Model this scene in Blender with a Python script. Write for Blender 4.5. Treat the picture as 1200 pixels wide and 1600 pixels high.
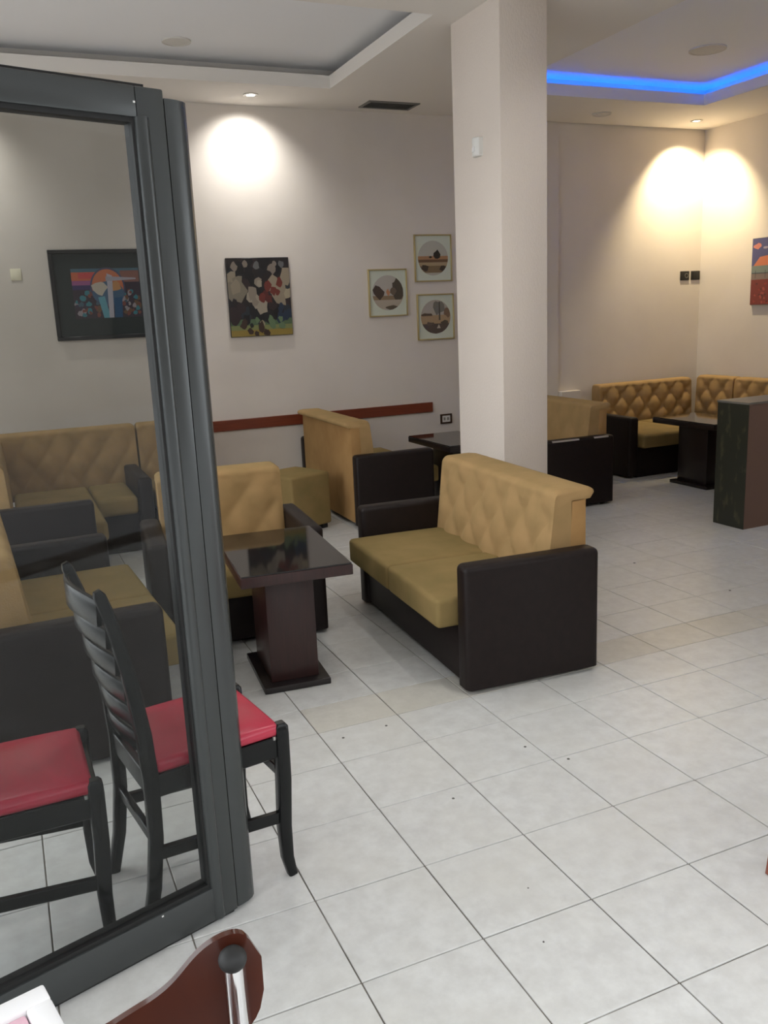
import bpy, bmesh, math, random
from mathutils import Vector, Matrix
R = math.radians
random.seed(7)
scene = bpy.context.scene
for o in list(bpy.data.objects): bpy.data.objects.remove(o)
COL = scene.collection

# ---------------------------------------------------------------- camera
CAM = Vector((-0.614, -2.998, 1.552)); FPX = 1356.93
cr = Vector((0.914, -0.404, -0.043)).normalized(); cf = Vector((0.385, 0.896, -0.223)).normalized()
cr = (cr - cf * cr.dot(cf)).normalized(); cu = cr.cross(cf)
cam = bpy.data.cameras.new('camera'); camo = bpy.data.objects.new('camera', cam); COL.objects.link(camo)
camo.matrix_world = Matrix(((cr.x, cu.x, -cf.x, CAM.x), (cr.y, cu.y, -cf.y, CAM.y), (cr.z, cu.z, -cf.z, CAM.z), (0, 0, 0, 1)))
cam.sensor_fit = 'VERTICAL'; cam.sensor_height = 36; cam.lens = 36 * FPX / 1600; cam.clip_start = 0.05
scene.camera = camo
def project(p):
    d = Vector(p) - CAM; z = d.dot(cf)
    if z < 0.05: return None
    return (600 + FPX * d.dot(cr) / z, 800 - FPX * d.dot(cu) / z)

# ---------------------------------------------------------------- light
w = bpy.data.worlds.new('sky'); scene.world = w; w.use_nodes = True
bg = w.node_tree.nodes['Background']; bg.inputs[0].default_value = (0.93, 0.965, 1.0, 1); bg.inputs[1].default_value = 2.9
scene.view_settings.view_transform = 'Standard'; scene.view_settings.look = 'None'
scene.view_settings.gamma = 1; scene.view_settings.use_curve_mapping = False
scene.view_settings.exposure = 0.36
COOL = (1.0, 0.985, 0.95); WARM = (1.0, 0.82, 0.52)
SPOTS = [  # x, y, colour, watts, label
    (1.39, 3.855, COOL, 42, 'small round ceiling spotlight with a cool beam above the upright dark canvas', (30, 0), 112, 1.0),
    (5.73, 3.865, WARM, 125, 'small round ceiling spotlight with a warm beam in the alcove corner', (15, -13), 108, 0.65),
    (-0.80, 3.86, COOL, 42, 'small round ceiling spotlight left of the tray ceiling, out past the glass door', (30, 0), 112, 1.0),
]
FILL = [(0.55, 0.75, 20, 'the near pedestal table'), (2.6, 0.55, 13, 'the floor right of the nearest sofa'), (4.4, -0.2, 16, 'the floor in front of the divider'), (-0.9, 0.5, 16, 'the sofa behind the glass door'), (2.62, 2.7, 10, 'the table behind the pillar'), (1.2, -0.55, 30, 'the open floor in front of the nearest sofa')]  # added fill lamps out of view, for general room brightness

# ---------------------------------------------------------------- materials
def mat(name, col, rough=0.5, metal=0.0, spec=0.5, noise=None, bump=None, sheen=0.0, coat=0.0, emit=None):
    m = bpy.data.materials.new(name); m.use_nodes = True
    nt = m.node_tree; b = nt.nodes['Principled BSDF']
    b.inputs['Base Color'].default_value = (*col, 1); b.inputs['Roughness'].default_value = rough
    b.inputs['Metallic'].default_value = metal; b.inputs['Specular IOR Level'].default_value = spec
    if sheen: b.inputs['Sheen Weight'].default_value = sheen; b.inputs['Sheen Roughness'].default_value = 0.4; b.inputs['Sheen Tint'].default_value = (0.75, 0.8, 0.3, 1)
    if coat: b.inputs['Coat Weight'].default_value = coat; b.inputs['Coat Roughness'].default_value = 0.05
    if emit: b.inputs['Emission Color'].default_value = (*emit[0], 1); b.inputs['Emission Strength'].default_value = emit[1]
    tc = nt.nodes.new('ShaderNodeTexCoord')
    if noise:   # (scale, colour2, low, high [, stretch])
        n = nt.nodes.new('ShaderNodeTexNoise'); n.inputs['Scale'].default_value = noise[0]; n.inputs['Detail'].default_value = 5
        mp = nt.nodes.new('ShaderNodeMapping'); mp.inputs['Scale'].default_value = noise[4] if len(noise) > 4 else (1, 1, 1)
        nt.links.new(tc.outputs['Object'], mp.inputs[0]); nt.links.new(mp.outputs[0], n.inputs['Vector'])
        rp = nt.nodes.new('ShaderNodeValToRGB'); rp.color_ramp.elements[0].position = noise[2]; rp.color_ramp.elements[1].position = noise[3]
        rp.color_ramp.elements[0].color = (*col, 1); rp.color_ramp.elements[1].color = (*noise[1], 1)
        nt.links.new(n.outputs['Fac'], rp.inputs[0]); nt.links.new(rp.outputs[0], b.inputs['Base Color'])
    if bump:    # (scale, strength [, stretch])
        n2 = nt.nodes.new('ShaderNodeTexNoise'); n2.inputs['Scale'].default_value = bump[0]; n2.inputs['Detail'].default_value = 4
        mp2 = nt.nodes.new('ShaderNodeMapping'); mp2.inputs['Scale'].default_value = bump[2] if len(bump) > 2 else (1, 1, 1)
        nt.links.new(tc.outputs['Object'], mp2.inputs[0]); nt.links.new(mp2.outputs[0], n2.inputs['Vector'])
        bp = nt.nodes.new('ShaderNodeBump'); bp.inputs['Strength'].default_value = bump[1]; bp.inputs['Distance'].default_value = 0.01
        nt.links.new(n2.outputs['Fac'], bp.inputs['Height']); nt.links.new(bp.outputs[0], b.inputs['Normal'])
    return m
M = {}
M['wall'] = mat('wall_plaster', (0.72, 0.662, 0.60), 0.85, spec=0.2, noise=(2.2, (0.68, 0.622, 0.56), 0.35, 0.7), bump=(6, 0.12))
M['pillar'] = mat('pillar_stucco', (0.78, 0.70, 0.63), 0.9, spec=0.2, bump=(130, 0.3, (1, 1, 0.5)))
M['ceil'] = mat('ceiling_paint', (0.80, 0.76, 0.71), 0.9, spec=0.2, bump=(4, 0.05))
M['ceil_white'] = mat('ceiling_tray_paint', (0.88, 0.88, 0.89), 0.9, spec=0.2)
M['fabric'] = mat('mustard_velour', (0.41, 0.262, 0.120), 0.85, spec=0.15, noise=(7, (0.335, 0.222, 0.098), 0.35, 0.7), bump=(160, 0.06), sheen=0.08)
M['shaded_fab'] = mat('shaded_mustard_velour', (0.285, 0.197, 0.082), 0.85, spec=0.15, noise=(6, (0.225, 0.165, 0.066), 0.35, 0.7), bump=(160, 0.06), sheen=0.06)  # same velour as the backs, the seats' dimmer cool light put into the colour
M['panelfab'] = mat('tan_panel_velour', (0.40, 0.235, 0.095), 0.85, spec=0.15, noise=(7, (0.34, 0.19, 0.075), 0.35, 0.7), sheen=0.08)
M['leather'] = mat('brown_leatherette', (0.015, 0.0095, 0.0085), 0.45, spec=0.22, noise=(30, (0.011, 0.007, 0.0065), 0.3, 0.7))
M['black'] = mat('black_plastic', (0.012, 0.012, 0.012), 0.5)
M['maho'] = mat('dark_mahogany', (0.040, 0.014, 0.012), 0.32, spec=0.5, noise=(14, (0.026, 0.010, 0.009), 0.3, 0.7, (9, 9, 0.6)))
M['maho_base'] = mat('black_stained_wood', (0.012, 0.008, 0.008), 0.3, spec=0.5)
M['topglass'] = mat('dark_glass_top', (0.010, 0.009, 0.009), 0.05, spec=0.5)
M['frame'] = mat('anthracite_aluminium', (0.060, 0.065, 0.065), 0.26, metal=0.45, spec=0.5)
M['rubber'] = mat('black_gasket', (0.008, 0.008, 0.008), 0.6)
M['bwood'] = mat('black_lacquered_wood', (0.007, 0.0075, 0.0075), 0.24, spec=0.25)
M['red'] = mat('red_vinyl', (0.50, 0.030, 0.065), 0.30, spec=0.5, noise=(12, (0.43, 0.025, 0.055), 0.3, 0.7))
M['tile'] = None
M['grout'] = mat('grout', (0.13, 0.115, 0.095), 0.9, spec=0.1, noise=(3, (0.34, 0.32, 0.29), 0.42, 0.68))
M['strip'] = mat('red_wood_rail', (0.20, 0.043, 0.018), 0.35, noise=(8, (0.15, 0.03, 0.013), 0.3, 0.7, (0.6, 4, 9)))
M['white'] = mat('white_plastic', (0.78, 0.77, 0.74), 0.5)
M['whitepaint'] = mat('white_lacquer', (0.86, 0.85, 0.85), 0.35)
M['pink'] = mat('pink_paper', (0.78, 0.50, 0.58), 0.9, spec=0.1)
M['chrome'] = mat('chrome', (0.75, 0.75, 0.76), 0.08, metal=1.0)
M['ply'] = mat('brown_plywood', (0.085, 0.022, 0.011), 0.18, spec=0.6, coat=0.2, noise=(6, (0.05, 0.013, 0.008), 0.3, 0.7, (1, 4, 0.5)))
M['redwood'] = mat('reddish_wood', (0.26, 0.075, 0.045), 0.35, noise=(10, (0.2, 0.05, 0.03), 0.3, 0.7))
M['gold'] = mat('brass_frame', (0.55, 0.45, 0.22), 0.35, metal=0.7)
M['mount'] = mat('pale_mount_card', (0.60, 0.64, 0.54), 0.6)
M['dframe'] = mat('black_picture_frame', (0.012, 0.012, 0.013), 0.3)
M['dmount'] = mat('dark_green_mount', (0.018, 0.026, 0.026), 0.5)
M['marble'] = mat('dark_green_laminate', (0.026, 0.027, 0.018), 0.35, noise=(7, (0.085, 0.082, 0.045), 0.56, 0.74, (1, 3, 1.2)))
M['brownlam'] = mat('brown_laminate', (0.17, 0.10, 0.075), 0.5)
M['greytop'] = mat('grey_laminate_top', (0.16, 0.15, 0.13), 0.4)
M['steel'] = mat('brushed_steel', (0.45, 0.44, 0.42), 0.35, metal=0.9)
M['grille'] = mat('grey_grille', (0.16, 0.155, 0.145), 0.5)
M['dark'] = mat('duct_dark', (0.015, 0.015, 0.015), 0.8)
M['switch'] = mat('brown_switch_plate', (0.045, 0.022, 0.014), 0.4)
M['led'] = mat('blue_led_strip', (0.0, 0.1, 0.9), 0.5, emit=((0.0, 0.12, 1.0), 22))
M['lamp_cool'] = mat('lamp_cool', (1, 1, 1), 0.5, emit=((1.0, 0.97, 0.9), 9))
M['lamp_warm'] = mat('lamp_warm', (1, 1, 1), 0.5, emit=((1.0, 0.85, 0.6), 9))
M['speaker'] = mat('speaker_grille', (0.70, 0.67, 0.62), 0.8, spec=0.1)
M['cream'] = mat('plain_cream', (0.85, 0.80, 0.62), 0.5)
M['asphalt'] = mat('street_paving', (0.42, 0.42, 0.42), 0.9)
M['facade'] = mat('street_facade', (0.22, 0.20, 0.18), 0.9)
M['speck'] = mat('dirt_speck', (0.10, 0.095, 0.085), 0.9)
M['tape'] = mat('worn_edge', (0.45, 0.40, 0.36), 0.7)

def tile_mat(name, c1, c2, c3):
    m = bpy.data.materials.new(name); m.use_nodes = True; nt = m.node_tree; b = nt.nodes['Principled BSDF']
    g = nt.nodes.new('ShaderNodeNewGeometry'); oi = nt.nodes.new('ShaderNodeObjectInfo')
    n1 = nt.nodes.new('ShaderNodeTexNoise'); n1.inputs['Scale'].default_value = 15; n1.inputs['Detail'].default_value = 6; n1.inputs['Roughness'].default_value = 0.65
    n2 = nt.nodes.new('ShaderNodeTexNoise'); n2.inputs['Scale'].default_value = 2.3; n2.inputs['Detail'].default_value = 3
    add = nt.nodes.new('ShaderNodeVectorMath'); add.operation = 'ADD'
    sc = nt.nodes.new('ShaderNodeVectorMath'); sc.operation = 'SCALE'
    nt.links.new(oi.outputs['Location'], sc.inputs[0]); sc.inputs['Scale'].default_value = 7.3
    nt.links.new(g.outputs['Position'], add.inputs[0]); nt.links.new(sc.outputs[0], add.inputs[1])
    nt.links.new(add.outputs[0], n1.inputs['Vector']); nt.links.new(g.outputs['Position'], n2.inputs['Vector'])
    r1 = nt.nodes.new('ShaderNodeValToRGB'); r1.color_ramp.elements[0].position = 0.36; r1.color_ramp.elements[1].position = 0.66
    r1.color_ramp.elements[0].color = (*c1, 1); r1.color_ramp.elements[1].color = (*c2, 1)
    mx = nt.nodes.new('ShaderNodeMix'); mx.data_type = 'RGBA'; mx.inputs['B'].default_value = (*c3, 1)
    r2 = nt.nodes.new('ShaderNodeMapRange'); r2.inputs['From Min'].default_value = 0.45; r2.inputs['From Max'].default_value = 0.75; r2.inputs['To Max'].default_value = 0.6
    nt.links.new(n1.outputs['Fac'], r1.inputs[0]); nt.links.new(n2.outputs['Fac'], r2.inputs[0])
    nt.links.new(r1.outputs[0], mx.inputs['A']); nt.links.new(r2.outputs[0], mx.inputs['Factor'])
    nt.links.new(mx.outputs['Result'], b.inputs['Base Color'])
    b.inputs['Roughness'].default_value = 0.33; b.inputs['Specular IOR Level'].default_value = 0.45
    return m
M['tile'] = tile_mat('grey_ceramic_tile', (0.55, 0.545, 0.525), (0.645, 0.645, 0.625), (0.58, 0.565, 0.52))
M['tan_tile'] = tile_mat('tan_repair_tile', (0.52, 0.50, 0.45), (0.60, 0.58, 0.525), (0.55, 0.525, 0.46))

def glass_mat():
    m = bpy.data.materials.new('tinted_door_glass'); m.use_nodes = True; nt = m.node_tree
    for n in list(nt.nodes):
        if n.type != 'OUTPUT_MATERIAL': nt.nodes.remove(n)
    out = [n for n in nt.nodes if n.type == 'OUTPUT_MATERIAL'][0]
    tr = nt.nodes.new('ShaderNodeBsdfTransparent'); tr.inputs[0].default_value = (0.80, 0.815, 0.81, 1)
    gl = nt.nodes.new('ShaderNodeBsdfGlossy'); gl.inputs['Roughness'].default_value = 0.02
    fr = nt.nodes.new('ShaderNodeFresnel'); ge = nt.nodes.new('ShaderNodeNewGeometry'); mr = nt.nodes.new('ShaderNodeMapRange')
    mr.inputs['To Min'].default_value = 1.28; mr.inputs['To Max'].default_value = 1 / 1.28    # same reflectance on both faces of the thin pane
    nt.links.new(ge.outputs['Backfacing'], mr.inputs['Value']); nt.links.new(mr.outputs[0], fr.inputs['IOR'])
    mx = nt.nodes.new('ShaderNodeMixShader')
    nt.links.new(fr.outputs[0], mx.inputs[0]); nt.links.new(tr.outputs[0], mx.inputs[1]); nt.links.new(gl.outputs[0], mx.inputs[2])
    nt.links.new(mx.outputs[0], out.inputs[0])
    return m
M['glass'] = glass_mat()
def print_mat():
    m = bpy.data.materials.new('printed_colours'); m.use_nodes = True; nt = m.node_tree; b = nt.nodes['Principled BSDF']
    a = nt.nodes.new('ShaderNodeVertexColor'); a.layer_name = 'Col'
    nt.links.new(a.outputs[0], b.inputs['Base Color']); b.inputs['Roughness'].default_value = 0.45
    return m
M['print'] = print_mat()

# ---------------------------------------------------------------- helpers
def NB(): return bmesh.new()
def merge(dst, src, mx=None):
    if mx is not None: bmesh.ops.transform(src, matrix=mx, verts=src.verts)
    me = bpy.data.meshes.new('tmp'); src.to_mesh(me); src.free(); dst.from_mesh(me); bpy.data.meshes.remove(me)
def box(bm, x0, x1, y0, y1, z0, z1, r=0.0, seg=2, mx=None):
    t = NB(); bmesh.ops.create_cube(t, size=1)
    for v in t.verts: v.co = Vector(((x0 + x1) / 2 + v.co.x * (x1 - x0), (y0 + y1) / 2 + v.co.y * (y1 - y0), (z0 + z1) / 2 + v.co.z * (z1 - z0)))
    if r > 0: bmesh.ops.bevel(t, geom=list(t.edges), offset=r, segments=seg, profile=0.5, affect='EDGES')
    merge(bm, t, mx); return bm
def B(*a, **k): return box(NB(), *a, **k)
def ring_sweep(bm, rings, close=True, cap=True):
    vs = [[bm.verts.new(p) for p in ring] for ring in rings]
    n = len(rings[0])
    for a, b in zip(vs[:-1], vs[1:]):
        for i in range(n if close else n - 1):
            j = (i + 1) % n
            bm.faces.new((a[i], a[j], b[j], b[i]))
    if cap:
        bm.faces.new(list(reversed(vs[0]))); bm.faces.new(vs[-1])
    bmesh.ops.recalc_face_normals(bm, faces=bm.faces)
    return bm
def bar(bm, pts, wx, wy, up=Vector((0, 0, 1)), r=0.25):
    """sweep a rounded rectangular section along pts; wx/wy lists or numbers: width along side / along depth"""
    pts = [Vector(p) for p in pts]; n = len(pts); rings = []
    for i, p in enumerate(pts):
        t = (pts[min(i + 1, n - 1)] - pts[max(i - 1, 0)]).normalized()
        s = t.cross(up)
        s = Vector((1, 0, 0)) if s.length < 1e-4 else s.normalized()
        d = s.cross(t).normalized()
        a = (wx[i] if isinstance(wx, (list, tuple)) else wx) / 2; b = (wy[i] if isinstance(wy, (list, tuple)) else wy) / 2
        c = min(a, b) * r
        sec = [(a, b - c), (a - c, b), (-a + c, b), (-a, b - c), (-a, -b + c), (-a + c, -b), (a - c, -b), (a, -b + c)]
        rings.append([p + s * x + d * y for x, y in sec])
    return ring_sweep(bm, rings)
def tube(bm, pts, rad, n=12):
    pts = [Vector(p) for p in pts]; m = len(pts); rings = []
    for i, p in enumerate(pts):
        t = (pts[min(i + 1, m - 1)] - pts[max(i - 1, 0)]).normalized()
        up = Vector((0, 0, 1)) if abs(t.z) < 0.9 else Vector((0, 1, 0))
        s = t.cross(up).normalized(); d = s.cross(t)
        rr = rad[i] if isinstance(rad, (list, tuple)) else rad
        rings.append([p + (s * math.cos(2 * math.pi * k / n) + d * math.sin(2 * math.pi * k / n)) * rr for k in range(n)])
    return ring_sweep(bm, rings)
def disc(bm, c, r, z0, z1, n=32, r2=None):
    """short vertical lathe"""
    rings = []
    for z, rr in ((z0, r), (z1, r2 if r2 is not None else r)):
        rings.append([Vector((c[0] + math.cos(2 * math.pi * k / n) * rr, c[1] + math.sin(2 * math.pi * k / n) * rr, z)) for k in range(n)])
    return ring_sweep(bm, rings)
def annulus(bm, c, r0, r1, z0, z1, n=32):
    prof = [(r0, z0), (r1, z0), (r1, z1), (r0, z1)]; rings = []
    for k in range(n):
        a = 2 * math.pi * k / n
        rings.append([Vector((c[0] + math.cos(a) * r, c[1] + math.sin(a) * r, z)) for r, z in prof])
    rings.append(rings[0][:])
    ring_sweep(bm, rings, cap=False); bmesh.ops.remove_doubles(bm, verts=bm.verts, dist=1e-6); bmesh.ops.recalc_face_normals(bm, faces=bm.faces)
    return bm
def obj(name, bm, m, parent=None, smooth=40, loc=None):
    for e in bm.edges:
        e.smooth = not (len(e.link_faces) == 2 and e.calc_face_angle(0) > R(smooth))
    for f in bm.faces: f.smooth = True
    me = bpy.data.meshes.new(name); bm.to_mesh(me); bm.free()
    me.materials.append(M[m] if isinstance(m, str) else m)
    o = bpy.data.objects.new(name, me); COL.objects.link(o)
    if parent: o.parent = parent
    if loc: o.location = loc
    return o
def inst(name, me, parent, loc=(0, 0, 0), rot=None):
    o = bpy.data.objects.new(name, me); COL.objects.link(o); o.parent = parent; o.location = loc
    if rot: o.rotation_euler = rot
    return o
def tag(o, label, cat, group=None):
    o['label'] = label; o['category'] = cat
    if group: o['group'] = group
    return o
def thing(name, label, cat, loc=(0, 0, 0), rz=0, group=None):
    o = bpy.data.objects.new(name, None); COL.objects.link(o); o.empty_display_size = 0.1
    o.location = loc; o.rotation_euler = (0, 0, R(rz)); return tag(o, label, cat, group)
def struct(o, label=None):
    o['kind'] = 'structure'
    if label: o['label'] = label
    return o
def copy_tree(o, parent=None):
    c = o.copy(); COL.objects.link(c); c.parent = parent
    for ch in [x for x in bpy.data.objects if x.parent == o]: copy_tree(ch, c)
    return c

# ---------------------------------------------------------------- room shell
XL, XR, YF, YB, ZS, ZC = -2.4, 6.18, -1.05, 4.2, 3.2, 3.365
floor = struct(obj('floor', B(XL - 1.5, XR + 0.2, -4.6, YB + 0.2, -0.10, -0.004), 'grout'), 'pale grey ceramic tiled floor with a tan repair strip')
ylines = [-0.333 * k for k in range(13, 0, -1)] + [-0.083, 0.14] + [0.417 + 0.333 * k for k in range(0, 13)]
xlines = [-0.01 + 0.3333 * k for k in range(-11, 20)]
cells = []
for j in range(len(ylines) - 1):
    for i in range(len(xlines) - 1):
        x0, x1, y0, y1 = xlines[i], xlines[i + 1], ylines[j], min(ylines[j + 1], YB)
        if y1 - y0 < 0.03 or x1 > XR + 0.2: continue
        q = [project((x, y, 0)) for x in (x0, x1) for y in (y0, y1)]
        area = 0
        if all(q):
            xs = [p[0] for p in q]; ys = [p[1] for p in q]
            if max(xs) > 0 and min(xs) < 1200 and max(ys) > 0 and min(ys) < 1600:
                a, b, c, d = q[0], q[1], q[3], q[2]
                poly = [a, b, c, d]; area = abs(sum(poly[k][0] * poly[(k + 1) % 4][1] - poly[(k + 1) % 4][0] * poly[k][1] for k in range(4))) / 2
        cells.append((area, x0, x1, y0, y1))
cells.sort(key=lambda c: -c[0])
tile_meshes = {}
G = 0.0021
rest = {'tile': NB(), 'tan_tile': NB()}
for k, (area, x0, x1, y0, y1) in enumerate(cells):
    y1c = y1
    tan = -0.09 < y0 < 0.0 and 0.30 < x0 < 2.9
    key = (round(x1 - x0, 3), round(y1c - y0, 3), tan)
    if k < 296 and area > 0:
        if key not in tile_meshes:
            w2, d2 = (x1 - x0) / 2 - G, (y1c - y0) / 2 - G
            t = B(-w2, w2, -d2, d2, -0.006, 0.0, r=0.0012, seg=1)
            me = bpy.data.meshes.new('tile'); t.to_mesh(me); t.free(); me.materials.append(M['tan_tile' if tan else 'tile']); tile_meshes[key] = me
        inst('tile', tile_meshes[key], floor, ((x0 + x1) / 2, (y0 + y1c) / 2, random.uniform(-0.0005, 0.0003)))
    else:
        box(rest['tan_tile' if tan else 'tile'], x0 + G, x1 - G, y0 + G, y1c - G, -0.006, 0.0)
for kx, bm in rest.items():
    if len(bm.faces):
        o = obj('distant_tiles' if kx == 'tile' else 'tan_tiles', bm, kx, floor); o['kind'] = 'stuff'
    else: bm.free()

for x_, y_, r_ in ((0.955, -0.545, 0.006), (1.04, -0.69, 0.006), (0.579, -0.151, 0.006), (0.396, -0.163, 0.006), (0.563, -0.726, 0.006), (0.531, -1.218, 0.003), (0.451, -1.411, 0.003), (2.786, 1.078, 0.009), (2.873, 0.398, 0.008)):
    obj('floor_speck', disc(NB(), (x_, y_), r_, -0.001, 0.0012, n=10, r2=r_ * 0.7), 'speck', floor)
struct(obj('wall_back', B(XL, 4.405, YB, YB + 0.2, 0, 3.6), 'wall'), 'pale pinkish beige plaster back wall with pictures')
struct(obj('wall_alcove', B(4.405, XR + 0.2, YB + 0.025, YB + 0.2, 0, 3.6), 'wall'), 'beige plaster wall of the warm lit alcove')
struct(obj('wall_right', B(XR, XR + 0.2, YF, YB + 0.025, 0, 3.6), 'wall'), 'beige plaster side wall on the right')
wl = B(XL - 0.2, XL, 2.6, YB, 0, 3.6); box(wl, XL - 0.2, XL, YF, 2.6, 3.05, 3.6)
struct(obj('wall_left', wl, 'wall'), 'beige plaster side wall on the left')
fr = B(XL - 0.2, XR + 0.2, YF - 0.2, YF, 2.4, 3.6)
box(fr, 2.3, XR + 0.2, YF - 0.2, YF, 0, 2.4)
struct(obj('wall_front', fr, 'wall'), 'facade header wall over the open front')
# pillar
struct(obj('pillar', B(2.10, 2.41, 1.45, 2.0, 0, ZS + 0.01, r=0.006, seg=2), 'pillar'), 'square cream stucco pillar behind the nearest sofa')
struct(obj('trim_1', B(0.2, 3.01, YB - 0.018, YB, 0.645, 0.735, r=0.003, seg=1), 'strip'), 'reddish brown wooden rail along the back wall')
struct(obj('trim_2', B(4.41, 4.64, YB - 0.05, YB + 0.025, 0, 0.725, r=0.004, seg=1), 'wall'), 'low plastered ledge at the foot of the alcove wall')
# ceiling: upper slab, stepped soffit around two trays, lips
TR = [(-1.6, 1.935, 1.84, 3.575), (3.18, 5.34, 0.30, 3.355)]
CV = 0.14
ceil = struct(obj('ceiling', B(XL, XR, YF, YB, ZC, ZC + 0.2), 'ceil_white'), 'white ceiling with two recessed trays')
bx = sorted({XL, XR} | {v for t in TR for v in (t[0] - CV, t[0], t[1], t[1] + CV)})
by = sorted({YF, YB} | {v for t in TR for v in (t[2] - CV, t[2], t[3], t[3] + CV)})
so = NB()
for i in range(len(bx) - 1):
    for j in range(len(by) - 1):
        cx, cy = (bx[i] + bx[i + 1]) / 2, (by[j] + by[j + 1]) / 2
        intray = any(t[0] < cx < t[1] and t[2] < cy < t[3] for t in TR)
        incove = any(t[0] - CV < cx < t[1] + CV and t[2] - CV < cy < t[3] + CV for t in TR)
        if intray: continue
        box(so, bx[i], bx[i + 1], by[j], by[j + 1], ZS, ZS + 0.02 if incove else ZC)
# drop the inner faces shared by neighbouring cells
obj('soffit', so, 'ceil', ceil)
for t in TR:
    for (a, b, c, d) in ((t[0], t[0] + 0.02, t[2], t[3]), (t[1] - 0.02, t[1], t[2], t[3]), (t[0] + 0.02, t[1] - 0.02, t[2], t[2] + 0.02), (t[0] + 0.02, t[1] - 0.02, t[3] - 0.02, t[3])):
        obj('cove_lip', B(a, b, c, d, ZS, ZS + 0.09), 'ceil', ceil)
# blue LED strip in the right tray cove
t = TR[1]
led = thing('led_strip', 'glowing blue LED strip hidden in the right ceiling cove', 'light', ((t[0] + t[1]) / 2, t[3] + 0.07, ZS + 0.02))
lx, ly, lz = led.location
for (a, b, c, d) in ((t[0] - 0.065, t[1] + 0.075, t[3] + 0.065, t[3] + 0.075), (t[1] + 0.065, t[1] + 0.075, t[2] - 0.065, t[3] + 0.065), (t[0] - 0.075, t[0] - 0.065, t[2] - 0.065, t[3] + 0.065), (t[0] - 0.065, t[1] + 0.065, t[2] - 0.075, t[2] - 0.065)):
    obj('strip', B(a - lx, b - lx, c - ly, d - ly, 0.0, 0.006), 'led', led)
# unseen canopy added to cut near daylight; street; unseen building added for reflections
struct(obj('shade_canopy', B(XL - 1.6, XR + 0.2, -3.6, YF - 0.2, 2.62, 2.65), 'whitepaint'), 'unseen white canopy added over the terrace to cut daylight')
st_ = B(-30, 30, -30, -4.6, -0.2, -0.05); box(st_, -30, XL - 1.5, -4.6, 20, -0.2, -0.05)
struct(obj('street', st_, 'asphalt'), 'grey street paving outside')
ob = thing('reflection_building', 'unseen building added across the street to darken door glass reflections', 'building', (0, -13, -0.05))
obj('facade', B(-22, 22, -1, 0, 0, 6.5), 'facade', ob)
me = B(-0.6, 0.6, -0.02, 0.02, 0, 1.5); mw = bpy.data.meshes.new('window'); me.to_mesh(mw); me.free(); mw.materials.append(M['topglass'])
for i_ in range(-6, 7):
    for z_ in (0.9, 3.9): inst('window', mw, ob, (i_ * 2.6, 0.02, z_))

# ---------------------------------------------------------------- lamps
def spot(x, y, col, watts, label, tilt=(0, 0), cone=82, blend=0.45, z=ZS, group='ceiling spotlights'):
    t = thing('ceiling_spotlight', label, 'light', (x, y, z), 0, group)
    obj('trim_ring', annulus(NB(), (0, 0), 0.034, 0.056, -0.006, 0.0), 'steel', t)
    obj('bulb', disc(NB(), (0, 0), 0.033, -0.002, 0.0), 'lamp_warm' if col is WARM else 'lamp_cool', t)
    ld = bpy.data.lights.new('spot_beam', 'SPOT'); ld.energy = watts; ld.color = col; ld.spot_size = R(cone); ld.spot_blend = blend; ld.shadow_soft_size = 0.03
    lo = bpy.data.objects.new('beam', ld); COL.objects.link(lo); lo.parent = t; lo.location = (0, 0, -0.012); lo.rotation_euler = (R(tilt[0]), R(tilt[1]), 0)
    return t
for s in SPOTS: spot(*s)
for x, y, wt, over in FILL:
    spot(x, y, COOL, wt, 'added unseen fill lamp above ' + over, cone=150, group='added fill lamps over the room', blend=0.6)
for x, y, r, z, lb in ((0.74, 3.28, 0.095, ZC, 'round white speaker in the grey tray ceiling above the glass door'), (4.525, 2.47, 0.135, ZC, 'round cream speaker in the tray ceiling inside the blue light'), (4.594, 3.812, 0.085, ZS, 'faint round cover plate on the soffit between blue light and alcove wall')):
    t = thing('ceiling_speaker', lb, 'speaker', (x, y, z), 0, 'round ceiling covers')
    obj('rim', annulus(NB(), (0, 0), r * 0.9, r, -0.010, 0.0), 'speaker', t); obj('grille', disc(NB(), (0, 0), r * 0.9, -0.007, 0.0), 'speaker', t)
v = thing('ceiling_vent', 'grey rectangular air vent in the soffit above the round prints', 'vent', (2.57, 3.935, ZS))
f = NB()
for a in ((-0.225, 0.225, -0.115, -0.09), (-0.225, 0.225, 0.09, 0.115), (-0.225, -0.2, -0.09, 0.09), (0.2, 0.225, -0.09, 0.09)): box(f, *a, -0.008, 0)
obj('vent_frame', f, 'grille', v); obj('duct', B(-0.2, 0.2, -0.09, 0.09, -0.0015, 0), 'dark', v)
sl = B(-0.2, 0.2, -0.006, 0.006, -0.001, 0.001, mx=Matrix.Rotation(R(40), 4, 'X')); me = bpy.data.meshes.new('slat'); sl.to_mesh(me); sl.free(); me.materials.append(M['grille'])
for k in range(6): inst('slat', me, v, (0, -0.075 + 0.03 * k, -0.0055))

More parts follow.
